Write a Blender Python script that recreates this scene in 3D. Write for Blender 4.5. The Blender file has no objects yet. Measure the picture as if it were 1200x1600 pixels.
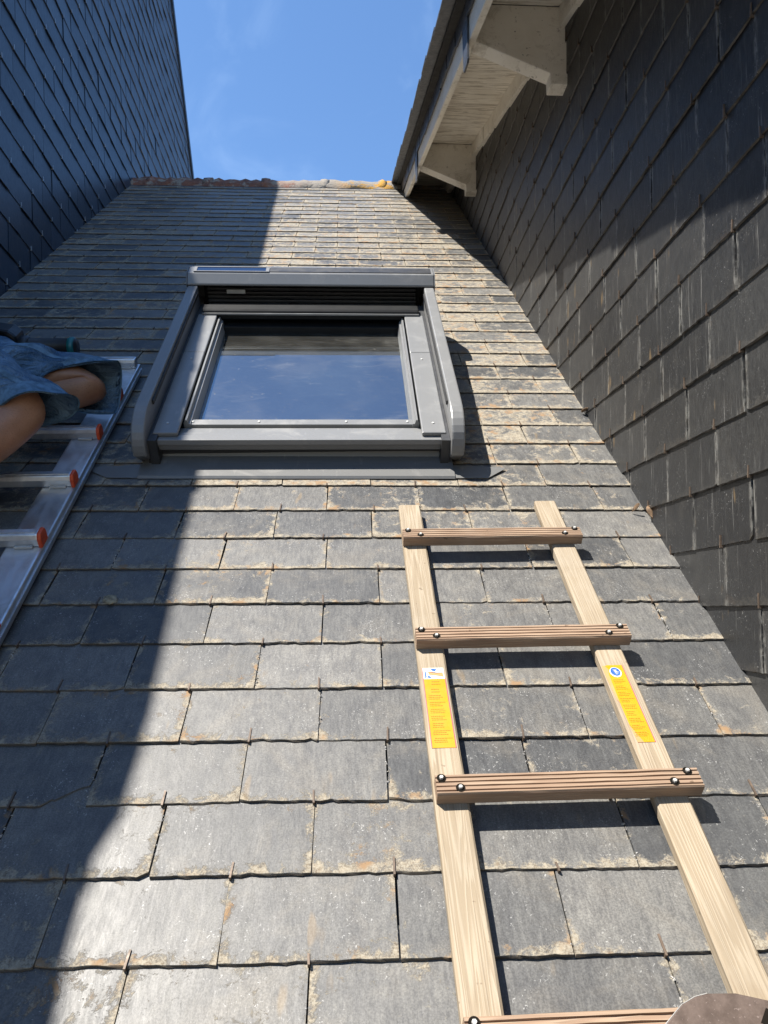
import bpy, math, random
from mathutils import Vector, Matrix
R = math.radians
scene = bpy.context.scene
col = scene.collection

# ------------------------------------------------------------------ camera
CZ = 6.0                                   # eye height above the yard
def rot_cam(yaw, pitch, roll):
    f = Vector((math.sin(yaw)*math.cos(pitch), math.cos(yaw)*math.cos(pitch), math.sin(pitch)))
    r0 = Vector((math.cos(yaw), -math.sin(yaw), 0)); u0 = r0.cross(f)
    r = math.cos(roll)*r0 - math.sin(roll)*u0; u = math.cos(roll)*u0 + math.sin(roll)*r0
    return r, u, f
cr, cu, cf = rot_cam(R(2.3), R(7.5), R(0.36))
cam_data = bpy.data.cameras.new('camera')
cam = bpy.data.objects.new('camera', cam_data); col.objects.link(cam)
cam.matrix_world = Matrix(((cr.x, cu.x, -cf.x, 0), (cr.y, cu.y, -cf.y, 0), (cr.z, cu.z, -cf.z, CZ), (0, 0, 0, 1)))
cam_data.sensor_fit = 'VERTICAL'; cam_data.sensor_height = 32.0
cam_data.lens = 32.0*1150/1600
cam_data.clip_start = 0.05; cam_data.clip_end = 2000
scene.camera = cam
scene.render.resolution_x = 768; scene.render.resolution_y = 1024
def in_view(p, mx=0.0):                    # p in world; also returns depth
    d = Vector(p) - Vector((0, 0, CZ)); z = d.dot(cf)
    if z < .05: return False, z
    x = 600 + 1150*d.dot(cr)/z; y = 800 - 1150*d.dot(cu)/z
    return (-mx < x < 1200+mx and -mx < y < 1600+mx), z

# ------------------------------------------------------------------ sky, sun, exposure
TO_SUN = Vector((-.419, -.19, .888)).normalized()
w = bpy.data.worlds.new('World'); scene.world = w; w.use_nodes = True
nt = w.node_tree; nt.nodes.clear()
sky = nt.nodes.new('ShaderNodeTexSky'); sky.sky_type = 'NISHITA'; sky.sun_disc = False
sky.sun_elevation = math.asin(TO_SUN.z); sky.sun_rotation = math.atan2(TO_SUN.x, TO_SUN.y)
sky.air_density = 1.0; sky.dust_density = 0.1; sky.ozone_density = 3.2
bg = nt.nodes.new('ShaderNodeBackground'); bg.inputs[1].default_value = 0.112
wo = nt.nodes.new('ShaderNodeOutputWorld')
tc = nt.nodes.new('ShaderNodeTexCoord'); mp = nt.nodes.new('ShaderNodeMapping'); mp.inputs['Scale'].default_value = (5.0, 3.0, 7.5)
mp.inputs['Rotation'].default_value = (0, .5, .3)
cn = nt.nodes.new('ShaderNodeTexNoise'); cn.inputs['Scale'].default_value = 1.6; cn.inputs['Detail'].default_value = 9; cn.inputs['Distortion'].default_value = .8
cm = nt.nodes.new('ShaderNodeMapRange'); cm.interpolation_type = 'SMOOTHSTEP'
cm.inputs[1].default_value = .52; cm.inputs[2].default_value = .85; cm.inputs[3].default_value = 0; cm.inputs[4].default_value = .16
mixw = nt.nodes.new('ShaderNodeMixRGB'); mixw.inputs[2].default_value = (4.2, 5.4, 7.0, 1)
nt.links.new(tc.outputs['Generated'], mp.inputs[0]); nt.links.new(mp.outputs[0], cn.inputs[0]); nt.links.new(cn.outputs[0], cm.inputs[0])
nt.links.new(cm.outputs[0], mixw.inputs[0]); hs_ = nt.nodes.new('ShaderNodeHueSaturation'); hs_.inputs['Saturation'].default_value = 1.10; nt.links.new(sky.outputs[0], hs_.inputs['Color']); nt.links.new(hs_.outputs[0], mixw.inputs[1]); nt.links.new(mixw.outputs[0], bg.inputs[0]); nt.links.new(bg.outputs[0], wo.inputs[0])
sd = bpy.data.lights.new('sun', 'SUN'); sd.energy = 5.0; sd.angle = R(0.53); sd.color = (1, .945, .86)
sun = bpy.data.objects.new('sun', sd); col.objects.link(sun); sun.rotation_euler = TO_SUN.to_track_quat('Z', 'Y').to_euler(); sun.location = (-6, -4, 16)
vs = scene.view_settings; vs.view_transform = 'Standard'; vs.look = 'None'; vs.gamma = 1; vs.use_curve_mapping = False
vs.exposure = 1.15

# ------------------------------------------------------------------ node helpers
class NT:
    def __init__(s, name):
        s.m = bpy.data.materials.new(name); s.m.use_nodes = True; s.t = s.m.node_tree; s.t.nodes.clear()
        s.out = s.t.nodes.new('ShaderNodeOutputMaterial'); s.b = s.t.nodes.new('ShaderNodeBsdfPrincipled')
        s.t.links.new(s.b.outputs[0], s.out.inputs[0])
    def put(s, sock, v):
        if v is None: return
        if isinstance(v, bpy.types.NodeSocket): s.t.links.new(v, sock)
        else:
            if isinstance(v, tuple) and len(v) == 3 and sock.type == 'RGBA': v = v + (1,)
            sock.default_value = v
    def math(s, op, a, b=None, c=None, clamp=False):
        n = s.t.nodes.new('ShaderNodeMath'); n.operation = op; n.use_clamp = clamp
        s.put(n.inputs[0], a); s.put(n.inputs[1], b); s.put(n.inputs[2], c); return n.outputs[0]
    def vmath(s, op, a, b):
        n = s.t.nodes.new('ShaderNodeVectorMath'); n.operation = op; s.put(n.inputs[0], a); s.put(n.inputs[1], b); return n.outputs[0]
    def mix(s, f, a, b, mode='MIX'):
        n = s.t.nodes.new('ShaderNodeMixRGB'); n.blend_type = mode
        s.put(n.inputs[0], f); s.put(n.inputs[1], a); s.put(n.inputs[2], b); return n.outputs[0]
    def noise(s, v, scale, detail=4, rough=.55, dist=0.):
        n = s.t.nodes.new('ShaderNodeTexNoise'); s.put(n.inputs['Vector'], v); n.inputs['Scale'].default_value = scale
        n.inputs['Detail'].default_value = detail; n.inputs['Roughness'].default_value = rough; n.inputs['Distortion'].default_value = dist
        return n.outputs[0]
    def voro(s, v, scale, feature='F1'):
        n = s.t.nodes.new('ShaderNodeTexVoronoi'); n.feature = feature; s.put(n.inputs['Vector'], v); n.inputs['Scale'].default_value = scale
        return n.outputs['Distance']
    def ss(s, v, a, b, lo=0., hi=1.):
        n = s.t.nodes.new('ShaderNodeMapRange'); n.interpolation_type = 'SMOOTHSTEP'
        s.put(n.inputs[0], v)
        for i, q in enumerate((a, b, lo, hi)): s.put(n.inputs[i+1], q)
        return n.outputs[0]
    def scale(s, v, sc): return s.vmath('MULTIPLY', v, sc)
    def coord(s, k='Object'):
        return s.t.nodes.new('ShaderNodeTexCoord').outputs[k]
    def attr(s, nm, out='Vector'):
        n = s.t.nodes.new('ShaderNodeAttribute'); n.attribute_name = nm; return n.outputs[out]
    def sep(s, v):
        n = s.t.nodes.new('ShaderNodeSeparateXYZ'); s.put(n.inputs[0], v); return n.outputs
    def comb(s, x, y, z=0.):
        n = s.t.nodes.new('ShaderNodeCombineXYZ'); s.put(n.inputs[0], x); s.put(n.inputs[1], y); s.put(n.inputs[2], z); return n.outputs[0]
    def rnd(s): return s.t.nodes.new('ShaderNodeObjectInfo').outputs['Random']
    def bump(s, h, strength=.3, dist=.002):
        n = s.t.nodes.new('ShaderNodeBump'); n.inputs['Strength'].default_value = strength; n.inputs['Distance'].default_value = dist
        s.put(n.inputs['Height'], h); s.t.links.new(n.outputs[0], s.b.inputs['Normal'])
    def set(s, **k):
        for a, v in k.items(): s.put(s.b.inputs[a.replace('_', ' ')], v)
        return s.m
def IN(m, n): return m.b.inputs[n]

# ------------------------------------------------------------------ materials
def slate_mat(name, c0, c1, lichen, streak, rough, rust=.0, speck=.5, pale=.3, salt=0., mott=.5):
    """riven slate; per-slate data come from the mesh: 'loc' = metres on the slate, 'sl' = (random, random, half width), 'lc' = lichen amount"""
    m = NT(name)
    sl = m.sep(m.attr('sl')); uv = m.sep(m.attr('loc')); lc = m.attr('lc', 'Fac')
    u, v = uv[0], uv[1]
    vec = m.comb(m.math('MULTIPLY_ADD', sl[0], 41., u), m.math('MULTIPLY_ADD', sl[1], 37., v), m.math('MULTIPLY', sl[0], 13.))
    base = m.mix(sl[1], c0, c1)
    grain = m.noise(m.scale(vec, (1, .16, 1)), 230, 5, .62)
    base = m.mix(1., base, m.mix(m.ss(grain, .30, .72), (.86, .86, .87), (1.20, 1.20, 1.18)), 'MULTIPLY')
    mot = m.noise(m.scale(vec, (1, .7, 1)), 30, 6, .68, .5)
    base = m.mix(m.ss(mot, .30, .72, 0, mott), m.mix(1., base, (.86, .86, .87), 'MULTIPLY'), m.mix(1., base, (1.35, 1.33, 1.28), 'MULTIPLY'))
    # pale greenish film in loose clouds
    big = m.noise(vec, 10, 5, .62, .8)
    base = m.mix(m.ss(big, .48, .72, 0, pale), base, (.178, .160, .132))
    pep = m.noise(vec, 430, 2, .6)
    base = m.mix(1., base, m.mix(m.ss(pep, .34, .66), (.80, .80, .80), (1.22, 1.215, 1.20)), 'MULTIPLY')
    # thin streaks running down
    st = m.noise(m.scale(vec, (1, .035, 1)), 150, 3, .7)
    stm = m.math('MULTIPLY', m.ss(st, .57, .72), m.ss(m.noise(m.scale(vec, (1, .35, 1)), 19, 3, .6), .45, .63))
    base = m.mix(m.math('MULTIPLY', stm, streak), base, (.33, .325, .305))
    # crisp pale flecks
    wn = m.t.nodes.new('ShaderNodeTexNoise'); m.put(wn.inputs['Vector'], vec); wn.inputs['Scale'].default_value = 210; wn.inputs['Detail'].default_value = 2
    wv = m.vmath('ADD', vec, m.scale(m.vmath('SUBTRACT', wn.outputs['Color'], (.5, .5, .5)), (.011, .011, 0)))
    fl = m.voro(m.scale(wv, (1, .7, 1)), 260); fl2 = m.voro(m.scale(m.vmath('ADD', wv, (2.3, 5.1, 0)), (.8, 1, 1)), 95)
    clu = m.noise(vec, 15, 4, .65)
    spm = m.math('MAXIMUM', m.math('MULTIPLY', m.ss(fl, .12, .22, .8, 0.), m.ss(clu, .46, .62)), m.math('MULTIPLY', m.ss(fl2, .05, .10, 1., 0.), m.ss(clu, .44, .60)))
    base = m.mix(m.math('MULTIPLY', spm, speck), base, (.46, .455, .44))
    # crust of lichen and dust, thick along the lower and side edges
    eb = m.math('POWER', m.ss(v, -.002, .034, 1., 0.), 1.4)
    es = m.ss(m.math('SUBTRACT', sl[2], m.math('ABSOLUTE', u)), -.001, .018, 1., 0.)
    et = m.ss(v, .085, .112, 0., .5)  # crust raised near the top, as painted shading under the next course
    ln = m.noise(vec, 38, 9, .76, .5); ln2 = m.noise(vec, 8, 3, .5); gr = m.noise(vec, 420, 3, .7)
    sm = m.math('ADD', m.math('MULTIPLY_ADD', eb, .205, ln), m.math('ADD', m.math('MULTIPLY', es, .15), m.math('MULTIPLY', et, .10)))
    sm = m.math('ADD', sm, m.math('MULTIPLY_ADD', ln2, .28, -.14))
    sm = m.math('ADD', sm, m.math('MULTIPLY_ADD', lc, .30, -.15))
    sm = m.math('ADD', sm, m.math('MULTIPLY_ADD', gr, .16, -.08))
    lm = m.math('MULTIPLY', m.ss(sm, .615, .735), lichen)
    lcol = m.mix(m.ss(m.noise(vec, 90, 5, .7), .35, .65), (.105, .080, .054), (.30, .255, .185))
    lcol = m.mix(m.ss(gr, .40, .62, 0, .55), lcol, (.37, .345, .28))
    lcol = m.mix(m.ss(m.noise(m.vmath('ADD', vec, (9, 4, 2)), 21, 3), .53, .68), lcol, (.25, .155, .078))
    base = m.mix(m.math('MULTIPLY', lm, .9), base, lcol)
    if salt:                               # white salts weeping beside the upright joints
        e2 = m.ss(m.math('SUBTRACT', sl[2], m.math('ABSOLUTE', u)), .001, .011, 1., 0.)
        base = m.mix(m.math('MULTIPLY', m.math('MULTIPLY', e2, m.ss(m.noise(m.scale(vec, (1, .25, 1)), 130, 5, .7), .42, .62)), salt), base, (.34, .335, .31))
    if rust:
        rn = m.noise(m.scale(m.vmath('ADD', vec, (5, 8, 1)), (1, .25, 1)), 34, 2, .4)
        base = m.mix(m.math('MULTIPLY', m.ss(rn, .70, .77), rust), base, (.27, .18, .08))
    base = m.mix(m.ss(v, -.0025, -.0005, .85, 0.), base, (.045, .036, .028))    # the broken lower edge is dark brown
    m.put(IN(m, 'Base Color'), base)
    rg = m.math('ADD', m.math('MULTIPLY_ADD', m.ss(grain, .3, .8), .14, rough), m.math('MULTIPLY', lm, .35), clamp=True)
    m.put(IN(m, 'Roughness'), rg)
    IN(m, 'Specular IOR Level').default_value = .5
    riv = m.noise(m.scale(vec, (1, .5, 1)), 30, 6, .55, .3)
    h = m.math('ADD', m.math('MULTIPLY', riv, .8), m.math('MULTIPLY_ADD', grain, .05, m.math('MULTIPLY', lm, .45)))
    m.bump(h, .42, .003)
    return m.m
M = {}
M['slate_roof'] = slate_mat('slate_roof', (.046, .048, .051), (.122, .120, .116), 1., .12, .46, .3, .70, .36, 0., .9)
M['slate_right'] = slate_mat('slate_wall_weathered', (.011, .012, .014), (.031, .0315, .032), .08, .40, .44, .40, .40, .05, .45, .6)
M['slate_left'] = slate_mat('slate_wall_smooth', (.008, .016, .031), (.019, .033, .056), .03, .03, .32, .0, .03, .02, 0., .35)

def simple(name, c, rough=.6, metal=0., var=.12, scale=12, bump=0., spec=.5):
    m = NT(name); v = m.coord()
    n_ = m.noise(v, scale, 5, .6)
    m.put(IN(m, 'Base Color'), m.mix(m.ss(n_, .3, .7), tuple(x*(1-var) for x in c), tuple(min(1, x*(1+var)) for x in c)))
    m.put(IN(m, 'Roughness'), m.ss(m.noise(v, scale*2.3, 4), .3, .7, max(.02, rough-.08), min(1, rough+.08)))
    IN(m, 'Metallic').default_value = metal; IN(m, 'Specular IOR Level').default_value = spec
    if bump: m.bump(m.noise(v, scale*6, 4), bump, .002)
    return m.m
M['backing'] = simple('dark_backing', (.025, .023, .021), .9)
M['hook'] = simple('hook_steel_dark', (.12, .088, .065), .5, .3, .3, 60)
M['hook_bright'] = simple('hook_steel_bright', (.45, .45, .45), .35, .8)
M['frame'] = simple('grey_lacquered_aluminium', (.17, .172, .172), .38, .0, .05, 9, .0)
M['frame_dark'] = simple('dark_grey_plastic', (.035, .036, .038), .45, .0, .1)
M['pit'] = simple('dark_bolt_recess', (.012, .010, .008), .95, 0, .1, 12, 0, .05)
M['bar'] = simple('shade_black_bar', (.008, .0085, .009), .6, 0, .1, 12, 0, .2)  # dark plastic taken to near-black, painting in the housing's shade
M['black'] = simple('black_rubber', (.012, .012, .013), .6)
M['zinc'] = simple('grey_flashing_sheet', (.15, .15, .147), .42, .0, .10, 7)
M['galv'] = simple('galvanised_steel', (.50, .50, .48), .6, .4, .1, 40)
M['clay'] = None
def dusty(name, c, dust, rough, amt=.35):
    m = NT(name); v = m.coord()
    a = m.ss(m.noise(v, 9, 6, .65, .7), .50, .72, 0, amt); b = m.ss(m.noise(m.scale(v, (1, .3, 1)), 60, 3), .62, .74, 0, amt)
    m.put(IN(m, 'Base Color'), m.mix(m.math('MAXIMUM', a, b), c, dust))
    m.put(IN(m, 'Roughness'), m.math('ADD', rough, m.math('MULTIPLY', a, .5)))
    return m.m
M['frame'] = dusty('grey_lacquered_aluminium', (.185, .187, .187), (.34, .335, .32), .34, .25)
M['zinc'] = dusty('grey_flashing_sheet', (.135, .136, .134), (.27, .26, .24), .40, .30)

def wood_mat(name, a, b, d, sc=1., axis=1):
    m = NT(name); v = m.coord(); rn = m.rnd()
    v = m.vmath('ADD', v, m.comb(m.math('MULTIPLY', rn, 7.), m.math('MULTIPLY', rn, 3.), rn))
    st = [1., 1., 1.]; st[axis] = .028
    wv = m.noise(m.scale(v, tuple(st)), 58*sc, 2, .45, .5)
    fine = m.noise(m.scale(v, tuple(x if i != axis else .02 for i, x in enumerate(st))), 320*sc, 4, .6)
    rings = m.math('FRACT', m.math('MULTIPLY', wv, 11.))
    rr = m.ss(rings, .0, .55); rr = m.math('MULTIPLY', rr, m.ss(rings, 1., .75))
    c = m.mix(m.math('MULTIPLY', rr, .75), a, b)
    kn = m.voro(m.scale(v, tuple(1. if i != axis else .5 for i in range(3))), 9.5); c = m.mix(m.ss(kn, .05, .10, .75, 0.), c, d)
    c = m.mix(m.ss(m.noise(v, 3.2, 3), .42, .70, 0, .35), c, tuple(x*.62 for x in a))
    c = m.mix(m.ss(fine, .5, .78, 0, .6), c, d)
    c = m.mix(m.ss(m.noise(v, 9, 4, .6), .5, .72, 0, .4), c, tuple(x*.8+.06 for x in a))
    c = m.mix(m.ss(m.noise(v, 70, 2), .70, .76, 0, .7), c, d)
    m.put(IN(m, 'Base Color'), c); m.put(IN(m, 'Roughness'), .72); IN(m, 'Specular IOR Level').default_value = .25
    m.bump(m.math('ADD', m.math('MULTIPLY', rr, -.5), m.math('MULTIPLY', fine, -.6)), .45, .0012)
    return m.m
M['wood'] = wood_mat('weathered_pine', (.365, .305, .225), (.262, .204, .135), (.15, .112, .075))
M['wood_rung'] = wood_mat('weathered_brown_wood', (.345, .25, .175), (.255, .165, .11), (.11, .07, .045), 1., 0)
def white_paint(name, ply=False):
    m = NT(name); v = m.coord()
    c = m.mix(m.ss(m.noise(v, 5, 5, .6), .35, .7), (.82, .78, .70), (.70, .65, .56))
    if ply:
        g = m.noise(m.scale(v, (1, 1, .09)), 75, 5, .65, .8)
        k = m.ss(g, .49, .62, 0, .8)
        c = m.mix(k, c, (.30, .25, .19)); 
        k2 = m.ss(m.noise(m.scale(v, (1, 1, .25)), 30, 3), .70, .75); c = m.mix(k2, c, (.09, .08, .07))
        m.bump(m.math('MULTIPLY', g, -1.), .5, .003)
    else:
        c = m.mix(m.ss(m.noise(v, 13, 7, .72, .6), .52, .68, 0, .55), c, (.40, .355, .28))
        c = m.mix(m.ss(m.noise(v, 46, 6, .7), .60, .70, 0, .75), c, (.27, .235, .185))
        c = m.mix(m.ss(m.noise(v, 110, 2), .72, .77), c, (.12, .11, .1))
        m.bump(m.noise(v, 60, 4), .25, .002)
    m.put(IN(m, 'Base Color'), c); m.put(IN(m, 'Roughness'), .65)
    return m.m
M['white'] = white_paint('old_white_paint'); M['ply'] = white_paint('weathered_white_plywood', True)
def alu():
    m = NT('scuffed_aluminium'); v = m.coord()
    a = m.noise(m.scale(v, (1, .25, 1)), 38, 5, .65); b = m.noise(v, 12, 4, .6, .8)
    m.put(IN(m, 'Base Color'), m.mix(m.ss(b, .40, .70, 0, .7), (.70, .71, .72), (.36, .36, .37)))
    m.put(IN(m, 'Metallic'), m.ss(b, .4, .72, .95, .55)); m.put(IN(m, 'Roughness'), m.ss(a, .3, .7, .30, .52))
    m.bump(a, .12, .001); return m.m
M['alu'] = alu()
M['orange'] = simple('orange_plastic', (.62, .075, .018), .45)
def clay():
    m = NT('old_clay_with_lichen'); v = m.coord('Object'); g = m.t.nodes.new('ShaderNodeNewGeometry').outputs['Position']
    c = m.mix(m.ss(m.noise(g, 14, 5, .6), .35, .65), (.21, .09, .058), (.13, .065, .05))
    x = m.sep(g)[0]
    dirty = m.ss(x, -.75, -.25)
    grey = m.math('MULTIPLY', m.ss(m.noise(g, 11, 5, .65), .33, .5), dirty)
    grey = m.math('MAXIMUM', grey, m.ss(m.noise(g, 17, 5, .65), .47, .60))
    c = m.mix(grey, c, (.24, .215, .185))
    c = m.mix(m.math('MULTIPLY', m.ss(m.noise(m.vmath('ADD', g, (4, 2, 7)), 6.5, 5, .7, .5), .48, .58), m.ss(x, -.2, .12)), c, (.44, .23, .03))
    m.put(IN(m, 'Base Color'), c); m.put(IN(m, 'Roughness'), .9); m.bump(m.noise(g, 70, 5, .7), .9, .008); return m.m
M['clay'] = clay()
def rustplate():
    m = NT('rust_brown_steel'); v = m.coord()
    c = m.mix(m.ss(m.noise(v, 40, 6, .65), .35, .65), (.080, .057, .046), (.130, .096, .080))
    c = m.mix(m.ss(m.noise(v, 260, 2), .66, .72, 0, .6), c, (.25, .20, .18))
    c = m.mix(m.ss(m.noise(v, 11, 4), .55, .7, 0, .5), c, (.12, .07, .05))
    m.put(IN(m, 'Base Color'), c); m.put(IN(m, 'Roughness'), .5); IN(m, 'Metallic').default_value = .25
    m.bump(m.noise(v, 220, 4), .3, .001); return m.m
M['rust'] = rustplate()
M['pale_edge'] = simple('pale_steel_edge', (.55, .54, .52), .4, .7)
def denim():
    m = NT('washed_denim'); v = m.coord()
    c = m.mix(m.ss(m.noise(v, 9, 4, .6), .35, .7), (.055, .115, .20), (.18, .285, .40))
    wv = m.noise(m.scale(v, (1, 1, .3)), 520, 2); c = m.mix(m.ss(wv, .45, .75, 0, .35), c, (.24, .34, .42))
    c = m.mix(m.ss(m.noise(v, 26, 5, .7), .60, .74, 0, .5), c, (.20, .30, .38))
    m.put(IN(m, 'Base Color'), c); m.put(IN(m, 'Roughness'), .95); IN(m, 'Specular IOR Level').default_value = .1
    m.bump(m.math('ADD', m.math('MULTIPLY', m.noise(m.scale(v, (.5, 1.6, 1)), 20, 4, .6, 2.2), 4.), m.math('MULTIPLY', wv, .25)), .8, .012); return m.m
M['denim'] = denim()
M['stitch'] = simple('faded_denim_hem', (.11, .19, .27), .95, 0, .3, 60, .3, .1)
def skin():
    m = NT('tanned_skin'); v = m.coord()
    c = m.mix(m.ss(m.noise(v, 12, 4), .3, .7), (.32, .155, .085), (.43, .225, .135))
    c = m.mix(m.ss(m.noise(m.scale(v, (.25, 1, 1)), 420, 3), .56, .66, 0, .35), c, (.13, .07, .045))
    c = m.mix(m.ss(m.noise(v, 17, 4, .6), .5, .7, 0, .35), c, (.30, .12, .075))
    m.put(IN(m, 'Base Color'), c); m.put(IN(m, 'Roughness'), .5)
    IN(m, 'Subsurface Weight').default_value = .12; IN(m, 'Subsurface Radius').default_value = (.02, .008, .004); IN(m, 'Subsurface Scale').default_value = .3
    m.bump(m.math('ADD', m.noise(v, 260, 3), m.math('MULTIPLY', m.noise(v, 24, 3), 3.)), .35, .0015); return m.m
M['skin'] = skin()
M['shirt'] = simple('grey_cotton', (.16, .17, .19), .9, 0, .15, 30, .3, .1)
M['hair'] = simple('dark_hair', (.03, .02, .014), .6, 0, .4, 90, .5)
M['shoe'] = simple('dark_work_shoe', (.05, .045, .04), .7)
M['tool_black'] = simple('black_tool_plastic', (.018, .019, .021), .42)
M['tool_teal'] = simple('teal_tool_plastic', (.008, .13, .135), .4)
M['tool_grey'] = simple('pale_type_label', (.42, .42, .40), .5, 0, .5, 160)
M['yellow'] = simple('yellow_sticker', (.62, .265, .004), .45, 0, .05, 20)
M['sticker_white'] = simple('white_sticker_print', (.78, .78, .80), .45)
M['sticker_blue'] = simple('blue_sticker_print', (.03, .11, .36), .45)
M['sticker_red'] = simple('red_sticker_edge', (.40, .05, .10), .5)
M['sticker_torn'] = simple('torn_sticker_residue', (.62, .25, .10), .8)
M['ink'] = simple('sticker_ink', (.36, .20, .008), .6)
M['render'] = simple('pale_house_render', (.52, .48, .41), .9, 0, .12, 6, .3)
M['ground'] = simple('yard_gravel', (.20, .18, .15), .95, 0, .35, 3, .5)
M['grit'] = simple('pale_slate_grit', (.40, .39, .37), .8, 0, .5, 300)
M['moss'] = simple('dry_tan_moss', (.30, .255, .17), .95, 0, .35, 120, .9)
M['leaf'] = simple('dry_brown_leaf', (.16, .10, .055), .8, 0, .4, 90)
M['inside'] = simple('dim_room_lining', (.035, .036, .035), .85)
def glass():
    m = NT('window_glass'); t = m.t; v = m.coord()
    t.nodes.remove(m.b)
    fr = t.nodes.new('ShaderNodeFresnel'); fr.inputs[0].default_value = 5.0
    gl = t.nodes.new('ShaderNodeBsdfGlossy'); gl.inputs['Roughness'].default_value = .015; gl.inputs['Color'].default_value = (.86, .95, 1, 1)
    tr = t.nodes.new('ShaderNodeBsdfTransparent'); tr.inputs[0].default_value = (.62, .68, .65, 1)
    df = t.nodes.new('ShaderNodeBsdfDiffuse'); df.inputs[0].default_value = (.45, .44, .40, 1)
    a = t.nodes.new('ShaderNodeMixShader'); b = t.nodes.new('ShaderNodeMixShader')
    t.links.new(fr.outputs[0], a.inputs[0]); t.links.new(tr.outputs[0], a.inputs[1]); t.links.new(gl.outputs[0], a.inputs[2])
    dirt_haze = m.math('ADD', m.ss(m.noise(m.scale(v, (.35, 1, 1)), 22, 5, .7, 1.), .52, .80, .0, .10), m.ss(m.noise(m.scale(v, (1, .5, 1)), 130, 2), .72, .77, 0, .35))
    dirt_haze = m.math('ADD', dirt_haze, m.ss(m.noise(v, 4, 4, .6), .4, .7, .035, .085))  # mottled haze lightens the pane in place of a brighter sky reflection
    t.links.new(dirt_haze, b.inputs[0]); t.links.new(a.outputs[0], b.inputs[1]); t.links.new(df.outputs[0], b.inputs[2]); t.links.new(b.outputs[0], m.out.inputs[0])
    return m.m
M['glass'] = glass()
def solar():
    m = NT('solar_cell'); m.put(IN(m, 'Base Color'), (.012, .028, .075)); m.put(IN(m, 'Roughness'), .12); return m.m
M['solar'] = solar()

# ------------------------------------------------------------------ mesh helpers
class MB:
    def __init__(s): s.v = []; s.f = []
    def add(s, vs_, fs):
        o = len(s.v); s.v += [tuple(p) for p in vs_]; s.f += [tuple(i+o for i in f) for f in fs]; return s
    def box(s, x0, x1, y0, y1, z0, z1, T=None):
        p = [Vector((x, y, z)) for z in (z0, z1) for y in (y0, y1) for x in (x0, x1)]
        if T: p = [T @ q for q in p]
        return s.add(p, [(0, 2, 3, 1), (4, 5, 7, 6), (0, 1, 5, 4), (2, 6, 7, 3), (0, 4, 6, 2), (1, 3, 7, 5)])
    def prism(s, poly, a, b, axis=2, T=None):
        """poly: 2-D outline; extruded from a to b along axis (0: poly is (y,z); 1: (x,z); 2: (x,y))"""
        def mk(p, h): return Vector((h, p[0], p[1])) if axis == 0 else Vector((p[0], h, p[1])) if axis == 1 else Vector((p[0], p[1], h))
        n_ = len(poly); q = [mk(p, a) for p in poly] + [mk(p, b) for p in poly]
        if T: q = [T @ x for x in q]
        return s.add(q, [tuple(range(n_))[::-1], tuple(range(n_, 2*n_))] + [(i, (i+1) % n_, n_+(i+1) % n_, n_+i) for i in range(n_)])
    def tube(s, pts, rad, seg=10, cap=True):
        pts = [Vector(p) for p in pts]; rings = []
        rad = rad if isinstance(rad, (list, tuple)) else [rad]*len(pts)
        up = Vector((0, 0, 1)); base = len(s.v)
        for i, p in enumerate(pts):
            d = (pts[min(i+1, len(pts)-1)] - pts[max(i-1, 0)]).normalized()
            a = d.cross(up if abs(d.dot(up)) < .95 else Vector((0, 1, 0))).normalized(); b = d.cross(a)
            for k in range(seg):
                t = 2*math.pi*k/seg; s.v.append(tuple(p + (a*math.cos(t) + b*math.sin(t))*rad[i]))
        for i in range(len(pts)-1):
            for k in range(seg):
                k2 = (k+1) % seg; s.f.append((base+i*seg+k, base+i*seg+k2, base+(i+1)*seg+k2, base+(i+1)*seg+k))
        if cap:
            s.f.append(tuple(base+k for k in range(seg))[::-1]); s.f.append(tuple(base+(len(pts)-1)*seg+k for k in range(seg)))
        return s
    def build(s, name, mat, parent=None, smooth=False, bevel=0, kind=None):
        me = bpy.data.meshes.new(name); me.from_pydata(s.v, [], s.f); me.validate(); me.update()
        import bmesh
        bm = bmesh.new(); bm.from_mesh(me); bmesh.ops.recalc_face_normals(bm, faces=bm.faces); bm.to_mesh(me); bm.free()
        if smooth:
            for p in me.polygons: p.use_smooth = True
        me.materials.append(M[mat] if isinstance(mat, str) else mat)
        o = bpy.data.objects.new(name, me); col.objects.link(o)
        if parent: o.parent = parent
        if bevel:
            b = o.modifiers.new('bevel', 'BEVEL'); b.width = bevel; b.segments = 2; b.limit_method = 'ANGLE'; b.angle_limit = R(40)
        if kind: o['kind'] = kind
        return o
def tag(o, label, cat, group=None, kind=None):
    o['label'] = label; o['category'] = cat
    if group: o['group'] = group
    if kind: o['kind'] = kind
    return o
def empty(name, mat4, label, cat, group=None):
    e = bpy.data.objects.new(name, None); col.objects.link(e); e.matrix_world = mat4; e.empty_display_size = .1
    tag(e, label, cat, group); return e
def basis(o, x, y, z):
    return Matrix(((x.x, y.x, z.x, o.x), (x.y, y.y, z.y, o.y), (x.z, y.z, z.z, o.z), (0, 0, 0, 1)))

# roof frame: x along the ridge, y up the slope, z off the slates
TH = R(41); HC = .954
XA = Vector((1, 0, 0)); SA = Vector((0, math.cos(TH), math.sin(TH))); NA = Vector((0, -math.sin(TH), math.cos(TH)))
ROOF0 = Vector((0, 0, CZ)) - HC*NA
ROOF = basis(ROOF0, XA, SA, NA)
def roof_pose(x, s_, k, rz=0., pitch=0.):
    ex = Vector((math.cos(rz), math.sin(rz), 0)); ey0 = Vector((-math.sin(rz), math.cos(rz), 0)); ez = Vector((0, 0, 1))
    ey = math.cos(pitch)*ey0 + math.sin(pitch)*ez; ezz = ex.cross(ey)
    return ROOF @ basis(Vector((x, s_, k)), ex, ey, ezz)

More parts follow.
